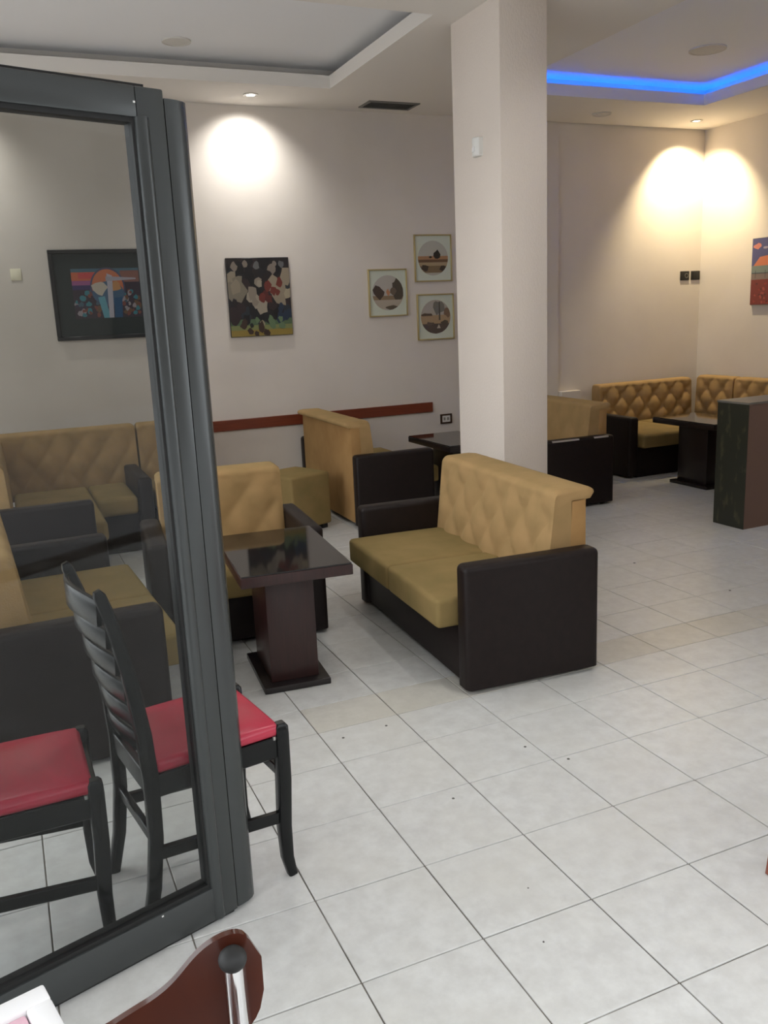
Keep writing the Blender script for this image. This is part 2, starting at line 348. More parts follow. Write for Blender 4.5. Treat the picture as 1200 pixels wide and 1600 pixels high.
# ---------------------------------------------------------------- upholstery
def tufted(L, d0, d1, zb, zt, amp, cap=0.035, a=0.17, b=0.13, nx=None, lean=0.05, ends=True, roll=True, seed=0):
    """back cushion: local x along the length (0..L), y = depth (front d0 .. rear d1), rolled cap over the top"""
    rnd = random.Random(seed)
    H = zt - zb; front = []; nz = 20
    for i in range(nz + 1):
        s = i / nz; z = zb + s * (H - 0.035)
        front.append((d0 + lean * s, z, 1.0 if s < 0.9 else 0.5))
    prof = front[:]
    r = 0.035; cy, cz = d0 + lean + r, zt - r
    for k in range(1, 6):
        an = math.pi - k * math.pi / 10
        prof.append((cy + r * math.cos(an), cz + r * math.sin(an), 0.25))
    if roll:
        yb = d1 + cap
        prof += [(d1 - 0.02, zt + 0.002, 0), (yb - 0.016, zt - 0.003, 0), (yb - 0.004, zt - 0.012, 0), (yb, zt - 0.024, 0), (yb - 0.008, zt - 0.036, 0), (d1 + 0.004, zt - 0.038, 0), (d1 - 0.075, zt - 0.044, 0), (d1 - 0.085, zb + H * 0.5, 0), (d1 - 0.085, zb, 0)]
    else:
        prof += [(d1 - 0.03, zt, 0), (d1 - 0.008, zt - 0.012, 0), (d1, zt - 0.04, 0), (d1, zb + H * 0.5, 0), (d1, zb, 0)]
    yc = sum(p[0] for p in prof) / len(prof); zc = sum(p[1] for p in prof) / len(prof)
    nx = nx or max(24, int(L / 0.018))
    xs = [L * k / nx for k in range(nx + 1)]
    rings = []
    for x in xs:
        e = min(x, L - x); sh = 1.0
        if ends and e < 0.03: sh = 0.86 + 0.14 * math.sqrt(max(0, 1 - (1 - e / 0.03) ** 2))
        ring = []
        for y, z, wgt in prof:
            yy, zz = yc + (y - yc) * sh, zc + (z - zc) * (0.5 + 0.5 * sh)
            if wgt > 0:
                nrow = round((H - 0.02) / b); 
                u = (x - L / 2) / a + (z - zt) / (2 * b) ; v_ = (x - L / 2) / a - (z - zt) / (2 * b)
                pil = (abs(math.sin(math.pi * u)) * abs(math.sin(math.pi * v_))) ** 0.4
                fade = min(1, e / 0.05)
                crown = 0.35 * amp * math.sin(math.pi * min(1, max(0, (z - zb) / H)))
                yy += (amp * (1 - pil) * wgt - crown) * fade
            ring.append(Vector((x, yy, zz)))
        rings.append(ring)
    bm = NB(); ring_sweep(bm, rings); return bm
def cushion(x0, x1, y0, y1, z0, z1, r=0.03, crown=0.008):
    bm = NB(); nx, ny = 10, 10; rings = []
    t = NB(); bmesh.ops.create_cube(t, size=1)
    for v in t.verts: v.co = Vector(((x0 + x1) / 2 + v.co.x * (x1 - x0), (y0 + y1) / 2 + v.co.y * (y1 - y0), (z0 + z1) / 2 + v.co.z * (z1 - z0)))
    bmesh.ops.bevel(t, geom=list(t.edges), offset=r, segments=4, profile=0.55, affect='EDGES')
    bmesh.ops.subdivide_edges(t, edges=[e for e in t.edges if e.calc_length() > 0.12], cuts=5, use_grid_fill=True)
    cx, cy = (x0 + x1) / 2, (y0 + y1) / 2
    for v in t.verts:
        fx = max(0, 1 - ((v.co.x - cx) / (x1 - x0) * 2) ** 2); fy = max(0, 1 - ((v.co.y - cy) / (y1 - y0) * 2) ** 2)
        if v.co.z > (z0 + z1) / 2: v.co.z += crown * math.sqrt(fx * fy)
        fz = max(0, 1 - abs(v.co.z - (z0 + z1) / 2) / (z1 - z0) * 2)
        if v.co.y < cy: v.co.y -= 0.006 * fx * fz
    return t
AH, AT, DP, BH, SZ = 0.55, 0.10, 0.63, 0.79, 0.395
def arm_bm(x0, x1, y0, y1, z0, z1, r=0.032):
    t = NB(); bmesh.ops.create_cube(t, size=1)
    for v in t.verts: v.co = Vector(((x0 + x1) / 2 + v.co.x * (x1 - x0), (y0 + y1) / 2 + v.co.y * (y1 - y0), (z0 + z1) / 2 + v.co.z * (z1 - z0)))
    top = [e for e in t.edges if all(v.co.z > z1 - 1e-4 for v in e.verts)]
    vert = [e for e in t.edges if abs(e.verts[0].co.z - e.verts[1].co.z) > 0.1]
    bmesh.ops.bevel(t, geom=top + vert, offset=r * 0.8, segments=4, profile=0.5, affect='EDGES')
    return t
def make_sofa(name, label, cat, L, loc, rz, seats=2, group=None, amp=0.012, seed=0, depth=DP, lean=0.05):
    """origin: floor, middle of the front edge between the arms; faces local -y"""
    t = thing(name, label, cat, loc, rz, group); h = L / 2; D = depth
    for s in (-1, 1):
        x0, x1 = (-h, -h + AT) if s < 0 else (h - AT, h)
        obj('arm', arm_bm(x0, x1, 0, D, 0.02, AH), 'leather', t)
    obj('base', B(-h + AT, h - AT, 0.02, D - 0.02, 0.025, SZ - 0.125, r=0.006), 'leather', t)
    for sx in (-1, 1):
        for sy in (0.07, D - 0.07): obj('foot', B(sx * (h - 0.07) - 0.02, sx * (h - 0.07) + 0.02, sy - 0.02, sy + 0.02, 0, 0.022), 'black', t)
    obj('back_panel', B(-h + AT + 0.002, h - AT - 0.002, D - 0.085, D - 0.003, 0.03, BH - 0.038, r=0.008), 'panelfab', t)
    wI = L - 2 * AT; sw = wI / seats
    for k in range(seats):
        x0 = -h + AT + k * sw
        obj('seat_cushion', cushion(x0 + 0.003, x0 + sw - 0.003, -0.085, D - 0.16, SZ - 0.125, SZ, r=0.022), 'shaded_fab', t)
    bm = tufted(wI - 0.004, D - 0.225, D, SZ + 0.002 - 0.06, BH, amp, seed=seed, lean=lean, a=0.21, b=0.135)
    # the pad starts behind the seat cushions
    o = obj('back_cushion', bm, 'fabric', t, smooth=60, loc=(-h + AT + 0.002, 0.012, 0))
    return t
# nearest loveseat (faces -X)
# local -y -> world -X : rz = -90 ; local x -> world -Y
def place_sofa(fx, fy, face, L):  # world middle of the front edge
    return (fx, fy, 0)
a1 = -3.3
main = make_sofa('loveseat', 'mustard and dark brown two seat sofa nearest the camera, facing the table', 'sofa', 1.36, (1.02, 0.60, 0), -90 + a1, 2, 'mustard two seat sofas', amp=0.026)
s2 = make_sofa('loveseat', 'mustard sofa seen from behind against the wall rail, its tan back panel towards us', 'sofa', 1.36, (2.315, 3.46, 0), 90 - 1, 2, 'mustard two seat sofas', amp=0.012)
s3 = make_sofa('loveseat', 'dark armed mustard sofa half hidden behind the pillar', 'sofa', 1.36, (3.12, 3.17, 0), -90 - 1.5, 2, 'mustard two seat sofas', amp=0.012)
l2 = make_sofa('loveseat', 'mustard sofa with dark arms behind the glass door, beyond the red chairs', 'sofa', 1.36, (-0.205, 0.765, 0), 90 + 2.5, 2, 'mustard two seat sofas', amp=0.012)
ch = make_sofa('armchair', 'mustard single armchair with dark arms at the far end of the near table', 'armchair', 0.84, (0.325, 0.955, 0), -5, 1, None, amp=0.020)
for k, (y0, y1) in enumerate(((0.06, 0.30), (0.44, 0.57))):   # worn tape on the arm of the sofa behind the pillar
    obj('worn_patch', B(0.652, 0.6795, y0, y1, AH - 0.014, AH - 0.0025), 'tape', s3)

# corner sofa, alcove
def corner_sofa_right():
    t = thing('corner_sofa', 'button tufted mustard corner sofa under the warm spotlight', 'sofa', (4.45, 3.15, 0))
    ox, oy = 4.45, 3.15
    y1 = 4.17 - oy; XE = 6.13 - ox
    obj('arm', arm_bm(0, 0.11, 0.03, y1 - 0.12, 0.02, AH), 'leather', t)
    obj('base', B(0.11, XE, 0.05, y1 - 0.02, 0.0, 0.27), 'leather', t)
    obj('base', B(XE - 0.92, XE, -0.95, 0.05, 0.0, 0.27), 'leather', t)
    for x0, x1 in ((0.113, 0.74), (0.746, XE - 0.3)):
        obj('seat_cushion', cushion(x0, x1, -0.03, y1 - 0.2, 0.27, SZ), 'shaded_fab', t)
    obj('seat_cushion', cushion(XE - 0.97, XE - 0.2, -0.95, -0.036, 0.27, SZ), 'shaded_fab', t)
    obj('back_cushion', tufted(5.91 - ox - 0.30, 0.0, 0.16, 0.33, 0.775, 0.045, a=0.205, b=0.118, roll=False, lean=0.02, nx=110), 'fabric', t, smooth=60, loc=(0.30, y1 - 0.19, 0))
    for y0, L in ((0.365, 0.49), (-0.95, 1.295)):
        o = obj('back_cushion', tufted(L, 0.0, 0.16, 0.33, 0.79, 0.042, a=0.205, b=0.118, roll=False, lean=0.02, nx=int(L * 80)), 'fabric', t, smooth=60, loc=(XE - 0.17, y0 + L, 0))
        o.rotation_euler = (0, 0, R(-90))
    return t
corner_sofa_right()
# left corner sofa behind the glass
def corner_sofa_left():
    ox, oy = -0.8, 2.28
    t = thing('corner_sofa', 'tufted mustard corner sofa against the back wall behind the glass door', 'sofa', (ox, oy, 0))
    obj('arm', arm_bm(0.0, 0.60, 0, AT, 0.02, AH), 'leather', t)
    obj('base', B(0.02, 0.60, AT, 1.60, 0.0, 0.27), 'leather', t)
    obj('base', B(0.60, 0.96, 0.84, 1.60, 0.0, 0.27), 'leather', t)
    obj('arm', arm_bm(0.96, 1.06, 0.78, 1.62, 0.02, AH - 0.03), 'leather', t)
    obj('seat_cushion', cushion(0.17, 0.675, AT + 0.003, 1.44, 0.27, SZ), 'shaded_fab', t)
    obj('seat_cushion', cushion(0.683, 0.955, 0.80, 1.44, 0.27, SZ), 'shaded_fab', t)
    o = obj('back_cushion', tufted(1.335, 0.0, 0.15, 0.33, 0.80, 0.022, roll=False, lean=0.02, nx=80), 'fabric', t, smooth=60, loc=(0.16, 0.11, 0)); o.rotation_euler = (0, 0, R(90))
    obj('back_cushion', tufted(1.06, 0.0, 0.16, 0.33, 0.82, 0.028, a=0.2, b=0.14, roll=False, lean=0.03, nx=70), 'fabric', t, smooth=60, loc=(0.01, 1.45, 0))
    return t
corner_sofa_left()
def single_seat():
    ox, oy = 0.285, 3.1
    t = thing('armless_chair', 'armless tufted mustard seat beside the corner sofa, half behind the door frame', 'chair', (ox, oy, 0))
    obj('base', B(0, 0.55, 0.03, 0.80, 0.0, 0.27), 'leather', t)
    obj('seat_cushion', cushion(0, 0.55, 0, 0.62, 0.27, SZ), 'shaded_fab', t)
    obj('back_cushion', tufted(0.55, 0.0, 0.16, 0.33, 0.82, 0.028, a=0.2, b=0.14, roll=False, lean=0.03, nx=40), 'fabric', t, smooth=60, loc=(0, 0.63, 0))
single_seat()
def ottoman(label, loc, rz, sx, sy, h):
    t = thing('ottoman', label, 'ottoman', loc, rz, 'mustard ottomans')
    obj('body', cushion(-sx / 2, sx / 2, -sy / 2, sy / 2, 0.035, h, r=0.02, crown=0.012), 'shaded_fab', t)
    for a in (-1, 1):
        for b in (-1, 1): obj('foot', B(a * (sx / 2 - 0.05) - 0.025, a * (sx / 2 - 0.05) + 0.025, b * (sy / 2 - 0.05) - 0.025, b * (sy / 2 - 0.05) + 0.025, 0, 0.042), 'black', t)
ottoman('square mustard ottoman behind the tan sofa back panel, by the wall', (1.30, 3.13, 0), 20, 0.36, 0.40, 0.425)
ottoman('mustard ottoman mostly hidden behind the dark green divider', (4.745, 2.0, 0), 0, 0.38, 0.38, 0.40)

# ---------------------------------------------------------------- tables
def table(label, loc, rz, H=0.57, top='topglass', wood='maho', dx=0.46, dy=0.72):
    t = thing('pedestal_table', label, 'table', loc, rz, 'dark pedestal tables')
    obj('base_plate', B(-0.145, 0.145, -0.22, 0.22, 0, 0.028, r=0.004), 'maho_base', t)
    obj('pedestal', B(-0.105, 0.105, -0.17, 0.17, 0.028, H - 0.05, r=0.004), wood, t)
    o = obj('table_top', B(-dx / 2, dx / 2, -dy / 2, dy / 2, H - 0.05, H - 0.006, r=0.004), wood, t)
    obj('glass_sheet', B(-dx / 2 + 0.004, dx / 2 - 0.004, -dy / 2 + 0.004, dy / 2 - 0.004, H - 0.006, H, r=0.001, seg=1), top, o)
    return t
table('dark mahogany pedestal table with a glossy black glass top in front of the armchair', (0.405, 0.555, 0), -5)
table('dark pedestal table by the wall socket, partly behind the pillar', (2.60, 3.02, 0), 0, wood='maho_base')
table('dark pedestal table in front of the alcove corner sofa', (4.79, 2.65, 0), 0, wood='maho_base')

# divider
d = thing('divider', 'low box divider with dark green end and brown front at the right edge', 'divider', (3.91, 1.32, 0), 1.0)
obj('body', B(0.006, 2.0, 0.0, 0.27, 0, 0.855), 'brownlam', d); obj('end_panel', B(0, 0.006, 0, 0.27, 0.0, 0.855), 'marble', d); obj('top_panel', B(-0.004, 2.0, -0.004, 0.275, 0.855, 0.868), 'greytop', d)

# ---------------------------------------------------------------- glass door leaf
DA = Vector((-0.274, -0.969, 0)); dang = math.degrees(math.atan2(-0.288, -0.958))
door = thing('glass_door', 'open glazed folding door leaf with anthracite aluminium frame', 'door', DA, dang)
# local x runs from the glass edge to the left (away), local +y = towards the camera? (rot ~ -163 deg): y>0 is camera side
W = 0.92
obj('stile', B(-0.066, 0.0, -0.052, 0.0, 0.012, 2.045, r=0.004), 'frame', door)
obj('stile', B(W, W + 0.066, -0.052, 0.0, 0.012, 2.045, r=0.004), 'frame', door)
obj('top_rail', B(0.0, W, -0.052, 0.0, 1.982, 2.045, r=0.003), 'frame', door)
obj('bottom_rail', B(0.0, W, -0.052, 0.0, 0.012, 0.108, r=0.003), 'frame', door)
bd = NB()
tube(bd, [(-0.012, -0.012, 0.014), (-0.012, -0.012, 1.984)], 0.019, 20)
obj('glazing_bead', bd, 'frame', door)
gk = NB()
for a in ((0.0, 0.012, 0.108, 1.982), (W - 0.012, W, 0.108, 1.982), (0.012, W - 0.012, 0.108, 0.120), (0.012, W - 0.012, 1.972, 1.982)): box(gk, a[0], a[1], -0.042, -0.006, a[2], a[3])
obj('gasket', gk, 'rubber', door)
obj('pane', B(0.010, W - 0.010, -0.020, -0.014, 0.116, 1.976), 'glass', door)
# rounded closing profile beside the stile
pr = NB(); sec = []
for k in range(9):
    an = -math.pi / 2 + math.pi * k / 8
    sec.append((-0.082 - 0.056 * math.cos(an) * 0.9, -0.030 + 0.026 * math.sin(an)))
sec = [(-0.0685, -0.056)] + sec + [(-0.0685, -0.004)]
ring_sweep(pr, [[Vector((x, y, z)) for x, y in sec] for z in (0.014, 2.028)])
obj('edge_profile', pr, 'frame', door)
obj('top_seal', B(-0.045, W, -0.075, -0.048, 2.02, 2.062), 'rubber', door)
obj('bottom_seal', B(-0.06, W + 0.06, -0.040, -0.012, 0.0, 0.014), 'rubber', door)
for x, z in ((0.145, 0.101), (0.004, 2.012)):
    obj('paint_chip', B(x - 0.0025, x + 0.0025, -0.001, 0.0006, z - 0.002, z + 0.002), 'white', door)

# ---------------------------------------------------------------- ladder-back chairs
def make_chair(name, label, loc, rz, wood='bwood', seat='red', group=None):
    t = thing(name, label, 'chair', loc, rz, group)   # faces local +x
    hw = 0.158; F = 0.185; Bk = -0.185
    for s in (-1, 1):
        y = s * hw
        fl = NB(); bar(fl, [(F, y, 0.0), (F - 0.012, y, 0.06), (F - 0.014, y, 0.16), (F - 0.006, y, 0.30), (F - 0.004, y, 0.44), (F - 0.004, y, 0.462), (F - 0.004, y, 0.472)], [0.026, 0.03, 0.034, 0.036, 0.036, 0.034, 0.022], [0.026, 0.032, 0.036, 0.038, 0.038, 0.036, 0.022], up=Vector((1, 0, 0)))
        obj('leg', fl, wood, t, smooth=50)
        bl = NB(); bar(bl, [(Bk - 0.05, y, 0.0), (Bk - 0.022, y, 0.12), (Bk - 0.004, y, 0.26), (Bk, y, 0.42), (Bk - 0.006, y, 0.55), (Bk - 0.026, y, 0.72), (Bk - 0.052, y, 0.86), (Bk - 0.072, y, 0.93), (Bk - 0.077, y, 0.943)], [0.024, 0.026, 0.027, 0.028, 0.028, 0.026, 0.025, 0.023, 0.014], [0.030, 0.034, 0.036, 0.038, 0.038, 0.035, 0.032, 0.028, 0.016], up=Vector((1, 0, 0)))
        obj('back_post', bl, wood, t, smooth=50)
        sr = NB(); bar(sr, [(Bk + 0.01, y, 0.405), (F - 0.015, y, 0.405)], 0.022, 0.062); obj('seat_rail', sr, wood, t)
        st = NB(); bar(st, [(Bk - 0.004, y, 0.215), (F - 0.015, y, 0.19)], 0.018, 0.034); obj('stretcher', st, wood, t)
    for x, z in ((F - 0.006, 0.405), (Bk, 0.405)):
        sr = NB(); bar(sr, [(x, -hw + 0.01, z), (x, hw - 0.01, z)], 0.022, 0.062); obj('seat_rail', sr, wood, t)
    st = NB(); bar(st, [(F - 0.012, -hw + 0.01, 0.325), (F - 0.012, hw - 0.01, 0.325)], 0.018, 0.030); obj('stretcher', st, wood, t)
    st = NB(); bar(st, [(Bk - 0.004, -hw + 0.01, 0.25), (Bk - 0.004, hw - 0.01, 0.25)], 0.018, 0.030); obj('stretcher', st, wood, t)
    for k, (z, hgt) in enumerate(((0.535, 0.044), (0.608, 0.050), (0.681, 0.050), (0.754, 0.050), (0.827, 0.050), (0.896, 0.068))):
        x0 = Bk - 0.006 - max(0, z - 0.55) * 0.2
        p = [(x0 - 0.028 * math.cos(s * math.pi / 2), s * (hw - 0.008), z - 0.012 * (s * s)) for s in (-1, -0.66, -0.33, 0, 0.33, 0.66, 1)]
        sl = NB(); bar(sl, p, 0.014, hgt); obj('slat', sl, wood, t, smooth=50)
    obj('seat', cushion(Bk + 0.014, F - 0.008, -hw - 0.012, hw + 0.012, 0.437, 0.470, r=0.014, crown=0.016), seat, t)
    for s in (-1, 1):
        b = disc(NB(), (F - 0.028, s * (hw + 0.009)), 0.005, 0.430, 0.440, n=10); obj('screw', b, 'steel', t)
    return t
make_chair('ladder_back_chair', 'black ladder back chair with red seat, its front leg showing beyond the door frame', (-0.236, -0.728, 0), 9, group='black chairs with red seats')
make_chair('ladder_back_chair', 'black chair with red seat wholly behind the glass at the left edge', (-0.712, -0.775, 0), 1, group='black chairs with red seats')
make_chair('wooden_chair', 'reddish wooden chair of which one leg shows at the right edge', (1.338, -1.632, 0), 180, wood='redwood', seat='redwood')

# plywood terrace chair
pc = thing('plywood_chair', 'brown plywood chair back with a chrome tube at the bottom left corner', 'chair', (-0.604, -1.975, 0))
def ply_back():
    bm = NB(); nx, nz = 64, 10; th = 0.010; fr_, bk_ = [], []
    KT = ((0, .664), (.071, .691), (.097, .708), (.115, .729), (.132, .747), (.151, .759), (.17, .766), (.185, .767), (.197, .760), (.206, .742), (.21, .706))
    KB = ((0, .575), (.15, .580), (.18, .602), (.20, .632), (.207, .652), (.21, .672))
    def itp(K, v):
        v = min(abs(v), .21)
        for (a0, b0), (a1, b1) in zip(K[:-1], K[1:]):
            if v <= a1 + 1e-9: return b0 + (b1 - b0) * (v - a0) / (a1 - a0)
        return K[-1][1]
    def top(x): return sum(itp(KT, x + dx_ * .003) for dx_ in range(-4, 5)) / 9
    def bot(x): return itp(KB, x)
    for side in (0, 1):
        rows = []
        for i in range(nx + 1):
            x = -0.21 + 0.42 * i / nx
            y = -0.030 * (x / 0.21) ** 2 + side * th
            rows.append([bm.verts.new((x, y + 0.03 * (0.68 - (bot(x) + (top(x) - bot(x)) * k / nz)), bot(x) + (top(x) - bot(x)) * k / nz)) for k in range(nz + 1)])
        for i in range(nx):
            for k in range(nz): bm.faces.new((rows[i][k], rows[i + 1][k], rows[i + 1][k + 1], rows[i][k + 1]))
        (fr_ if side == 0 else bk_).extend(rows)
    def loop(r): return [r[i][0] for i in range(nx + 1)] + [r[nx][k] for k in range(1, nz + 1)] + [r[i][nz] for i in range(nx - 1, -1, -1)] + [r[0][k] for k in range(nz - 1, 0, -1)]
    la, lb = loop(fr_), loop(bk_)
    for i in range(len(la)): j = (i + 1) % len(la); bm.faces.new((la[i], la[j], lb[j], lb[i]))
    bmesh.ops.recalc_face_normals(bm, faces=bm.faces); return bm
obj('backrest', ply_back(), 'ply', pc, smooth=50)
for s in (-1, 1):
    x = s * 0.170
    p = NB(); tube(p, [(x, -0.040, 0.735), (x, -0.041, 0.60), (x, -0.034, 0.44), (x * 1.03, 0.0, 0.2), (x * 1.06, 0.05, 0.0)], 0.0130, 20)
    po = obj('back_tube', p, 'chrome', pc, smooth=60)
    c = NB(); bmesh.ops.create_uvsphere(c, u_segments=20, v_segments=12, radius=0.0188)
    for v_ in c.verts: v_.co = Vector((v_.co.x + x, v_.co.y - 0.040, v_.co.z * 0.85 + 0.742))
    obj('end_cap', c, 'rubber', po, smooth=60)
    p = NB(); tube(p, [(x, -0.036, 0.41), (x, -0.34, 0.42), (x, -0.37, 0.38), (x, -0.38, 0.0)], 0.0125, 14); obj('leg', p, 'chrome', pc, smooth=60)
    obj('bracket', B(x - 0.009, x + 0.009, -0.028, -0.016, 0.63, 0.70), 'black', pc)
obj('seat', B(-0.2, 0.2, -0.38, -0.055, 0.425, 0.437, r=0.005), 'ply', pc)
# terrace table and napkin box
brz = 14
u = Vector((math.cos(R(brz)), math.sin(R(brz)))); n_ = Vector((-u.y, u.x))
cor = Vector((-0.655, -2.100))           # far right top corner of the box
tc_ = cor - u * 0.35 - n_ * 0.33
tt = thing('terrace_table', 'white terrace table hidden under the napkin box at the bottom left corner', 'table', (tc_.x, tc_.y, 0), brz)
obj('table_top', B(-0.345, 0.345, -0.325, 0.325, 0.735, 0.76, r=0.005), 'whitepaint', tt)
obj('pedestal', tube(NB(), [(0, 0, 0.02), (0, 0, 0.735)], 0.03, 20), 'black', tt); obj('base_plate', disc(NB(), (0, 0), 0.15, 0, 0.022), 'black', tt)
bc = cor - u * 0.1 - n_ * 0.1
nb = thing('napkin_box', 'white square box with pale pink paper napkins at the bottom left corner', 'box', (bc.x, bc.y, 0.76), brz)
f = NB(); h_ = 0.10; tk = 0.026
for a in ((-0.1, 0.1, 0.1 - tk, 0.1), (-0.1, 0.1, -0.1, -0.1 + tk), (-0.1, -0.1 + tk, -0.1 + tk, 0.1 - tk), (0.1 - tk, 0.1, -0.1 + tk, 0.1 - tk)): box(f, *a, 0, h_, r=0.003, seg=2)
obj('sides', f, 'whitepaint', nb); obj('bottom_board', B(-0.074, 0.074, -0.074, 0.074, 0, 0.006), 'whitepaint', nb)
for k in range(9):
    q = B(-0.073, 0.073, -0.073, 0.073, 0.006 + 0.0100 * k, 0.0158 + 0.0100 * k, r=0.003, seg=2, mx=Matrix.Rotation(R(random.uniform(-0.15, 0.15)), 4, 'Z')); obj('napkin', q, 'pink', nb)

# ---------------------------------------------------------------- pictures
def flat_art(w, h, shapes, base):
    """layers of flat coloured polygons in the xz plane, facing -y"""
    bm = NB(); cl = bm.loops.layers.float_color.new('Col')
    def poly(pts, c, lvl):
        vs = [bm.verts.new(((x - 0.5) * w, -0.00002 * lvl, (z - 0.5) * h)) for x, z in pts]
        f = bm.faces.new(vs); f.normal_update()
        if f.normal.y > 0: f.normal_flip()
        for l in f.loops: l[cl] = (*c, 1)
    poly([(0, 0), (1, 0), (1, 1), (0, 1)], base, 0)
    for k, (pts, c) in enumerate(shapes): poly(pts, c, k + 1)
    return bm
def ell(cx, cz, rx, rz, n=28, a0=0, a1=360): return [(cx + rx * math.cos(R(a0 + (a1 - a0) * k / n)), cz + rz * math.sin(R(a0 + (a1 - a0) * k / n))) for k in range(n if a1 - a0 == 360 else n + 1)]
def rect(x0, x1, z0, z1): return [(x0, z0), (x1, z0), (x1, z1), (x0, z1)]
def blob(rnd, cx, cz, r, n=9, sq=1.0): return [(min(1, max(0, cx + r * rnd.uniform(0.6, 1.2) * math.cos(2 * math.pi * k / n))), min(1, max(0, cz + sq * r * rnd.uniform(0.6, 1.2) * math.sin(2 * math.pi * k / n)))) for k in range(n)]
def lin(r, g, b): return tuple((c / 255) ** 2.2 for c in (r, g, b))
# 1: wide dark framed picture behind the glass
p1 = thing('framed_picture', 'wide black framed picture with colourful centre, seen through the glass door', 'picture', (0.21, YB, 1.785))
f = NB(); w1, h1 = 0.76, 0.67
for a in ((-w1 / 2, w1 / 2, h1 / 2 - 0.03, h1 / 2), (-w1 / 2, w1 / 2, -h1 / 2, -h1 / 2 + 0.03), (-w1 / 2, -w1 / 2 + 0.03, -h1 / 2 + 0.03, h1 / 2 - 0.03), (w1 / 2 - 0.03, w1 / 2, -h1 / 2 + 0.03, h1 / 2 - 0.03)): box(f, a[0], a[1], -0.028, 0, a[2], a[3], r=0.003, seg=1)
obj('frame', f, 'dframe', p1); obj('mount', B(-w1 / 2 + 0.03, w1 / 2 - 0.03, -0.012, 0, -h1 / 2 + 0.03, h1 / 2 - 0.03), 'dmount', p1)
rn = random.Random(3); S = [(rect(0, 1, 0.80, 1), lin(70, 100, 115)), (rect(0, 0.45, 0.74, 0.93), lin(190, 100, 70)), (rect(0.1, 0.5, 0.80, 0.92), lin(190, 75, 75)), (rect(0, 0.4, 0.66, 0.76), lin(150, 85, 130)), (rect(0, 0.5, 0.58, 0.67), lin(60, 50, 95)), (rect(0.72, 1, 0.72, 0.95), lin(130, 85, 75))]
pal = [lin(120, 70, 60), lin(70, 90, 105), lin(150, 140, 145), lin(60, 55, 75), lin(105, 80, 60), lin(60, 120, 130)]
for k in range(70):
    cx = rn.choice((rn.uniform(0.02, 0.36), rn.uniform(0.72, 0.98))); S.append((blob(rn, cx, rn.uniform(0.04, 0.56), rn.uniform(0.02, 0.05), sq=1.5), rn.choice(pal)))
S += [(ell(0.52, 0.62, 0.26, 0.40), lin(75, 75, 100)), (ell(0.52, 0.62, 0.235, 0.365), lin(190, 110, 75)), (ell(0.52, 0.50, 0.235, 0.24), lin(70, 95, 120)),
      (blob(rn, 0.40, 0.62, 0.12, sq=1.3), lin(185, 175, 160)), (blob(rn, 0.64, 0.64, 0.09, sq=1.2), lin(185, 135, 90)),
      ([(0.36, 0.42), (0.46, 0.44), (0.52, 0.0), (0.42, 0.0)], lin(95, 150, 165)), ([(0.52, 0.9), (0.60, 0.85), (0.57, 0.0), (0.50, 0.0)], lin(175, 170, 180)), ([(0.50, 0.74), (0.95, 0.77), (0.95, 0.80), (0.50, 0.84)], lin(160, 155, 165)), ([(0.60, 0.40), (0.72, 0.42), (0.70, 0.0), (0.58, 0.0)], lin(45, 80, 115))]
obj('print', flat_art(0.50, 0.37, S, lin(60, 50, 60)), 'print', p1, loc=(0.02, -0.0125, 0.01))
# 2: unframed dark canvas, generic dabs of cream, black, red and green
p2 = thing('canvas_painting', 'upright unframed dark canvas with cream, red and green shapes', 'painting', (1.44, YB, 1.725))
obj('canvas', B(-0.266, 0.266, -0.022, 0, -0.315, 0.315, r=0.003, seg=1), 'dframe', p2)
rn = random.Random(11); S = []
for z0, c in ((0.0, lin(140, 120, 60)), (0.08, lin(120, 125, 80)), (0.14, lin(80, 100, 75))): S.append((rect(0, 1, z0, 0.22), c))
zone = [((0.0, 1.0, 0.2, 1.0), [lin(35, 35, 38), lin(50, 40, 42), lin(42, 48, 55), lin(28, 28, 30)], 55, 0.09),
        ((0.02, 0.28, 0.55, 0.8), [lin(135, 125, 108), lin(120, 112, 98)], 7, 0.10), ((0.70, 0.98, 0.42, 0.85), [lin(160, 148, 125), lin(140, 128, 110)], 9, 0.09),
        ((0.36, 0.55, 0.34, 0.72), [lin(150, 140, 125), lin(132, 122, 110)], 9, 0.07), ((0.1, 0.9, 0.86, 0.97), [lin(120, 110, 100), lin(95, 95, 95)], 6, 0.05),
        ((0.48, 0.85, 0.46, 0.78), [lin(105, 50, 42), lin(85, 42, 38), lin(170, 140, 70)], 8, 0.05), ((0.78, 0.98, 0.2, 0.4), [lin(40, 52, 70)], 5, 0.06), ((0.15, 0.6, 0.02, 0.2), [lin(145, 135, 110), lin(60, 45, 38)], 6, 0.05), ((0.3, 0.85, 0.12, 0.26), [lin(35, 40, 36), lin(95, 115, 85)], 7, 0.05)]
for (x0, x1, z0, z1), cs, num, rr in zone:
    for k in range(num): S.append((blob(rn, rn.uniform(x0, x1), rn.uniform(z0, z1), rr * rn.uniform(0.7, 1.4), sq=1.1), rn.choice(cs)))
obj('painted_face', flat_art(0.525, 0.622, S, lin(40, 36, 36)), 'print', p2, loc=(0, -0.0225, 0))
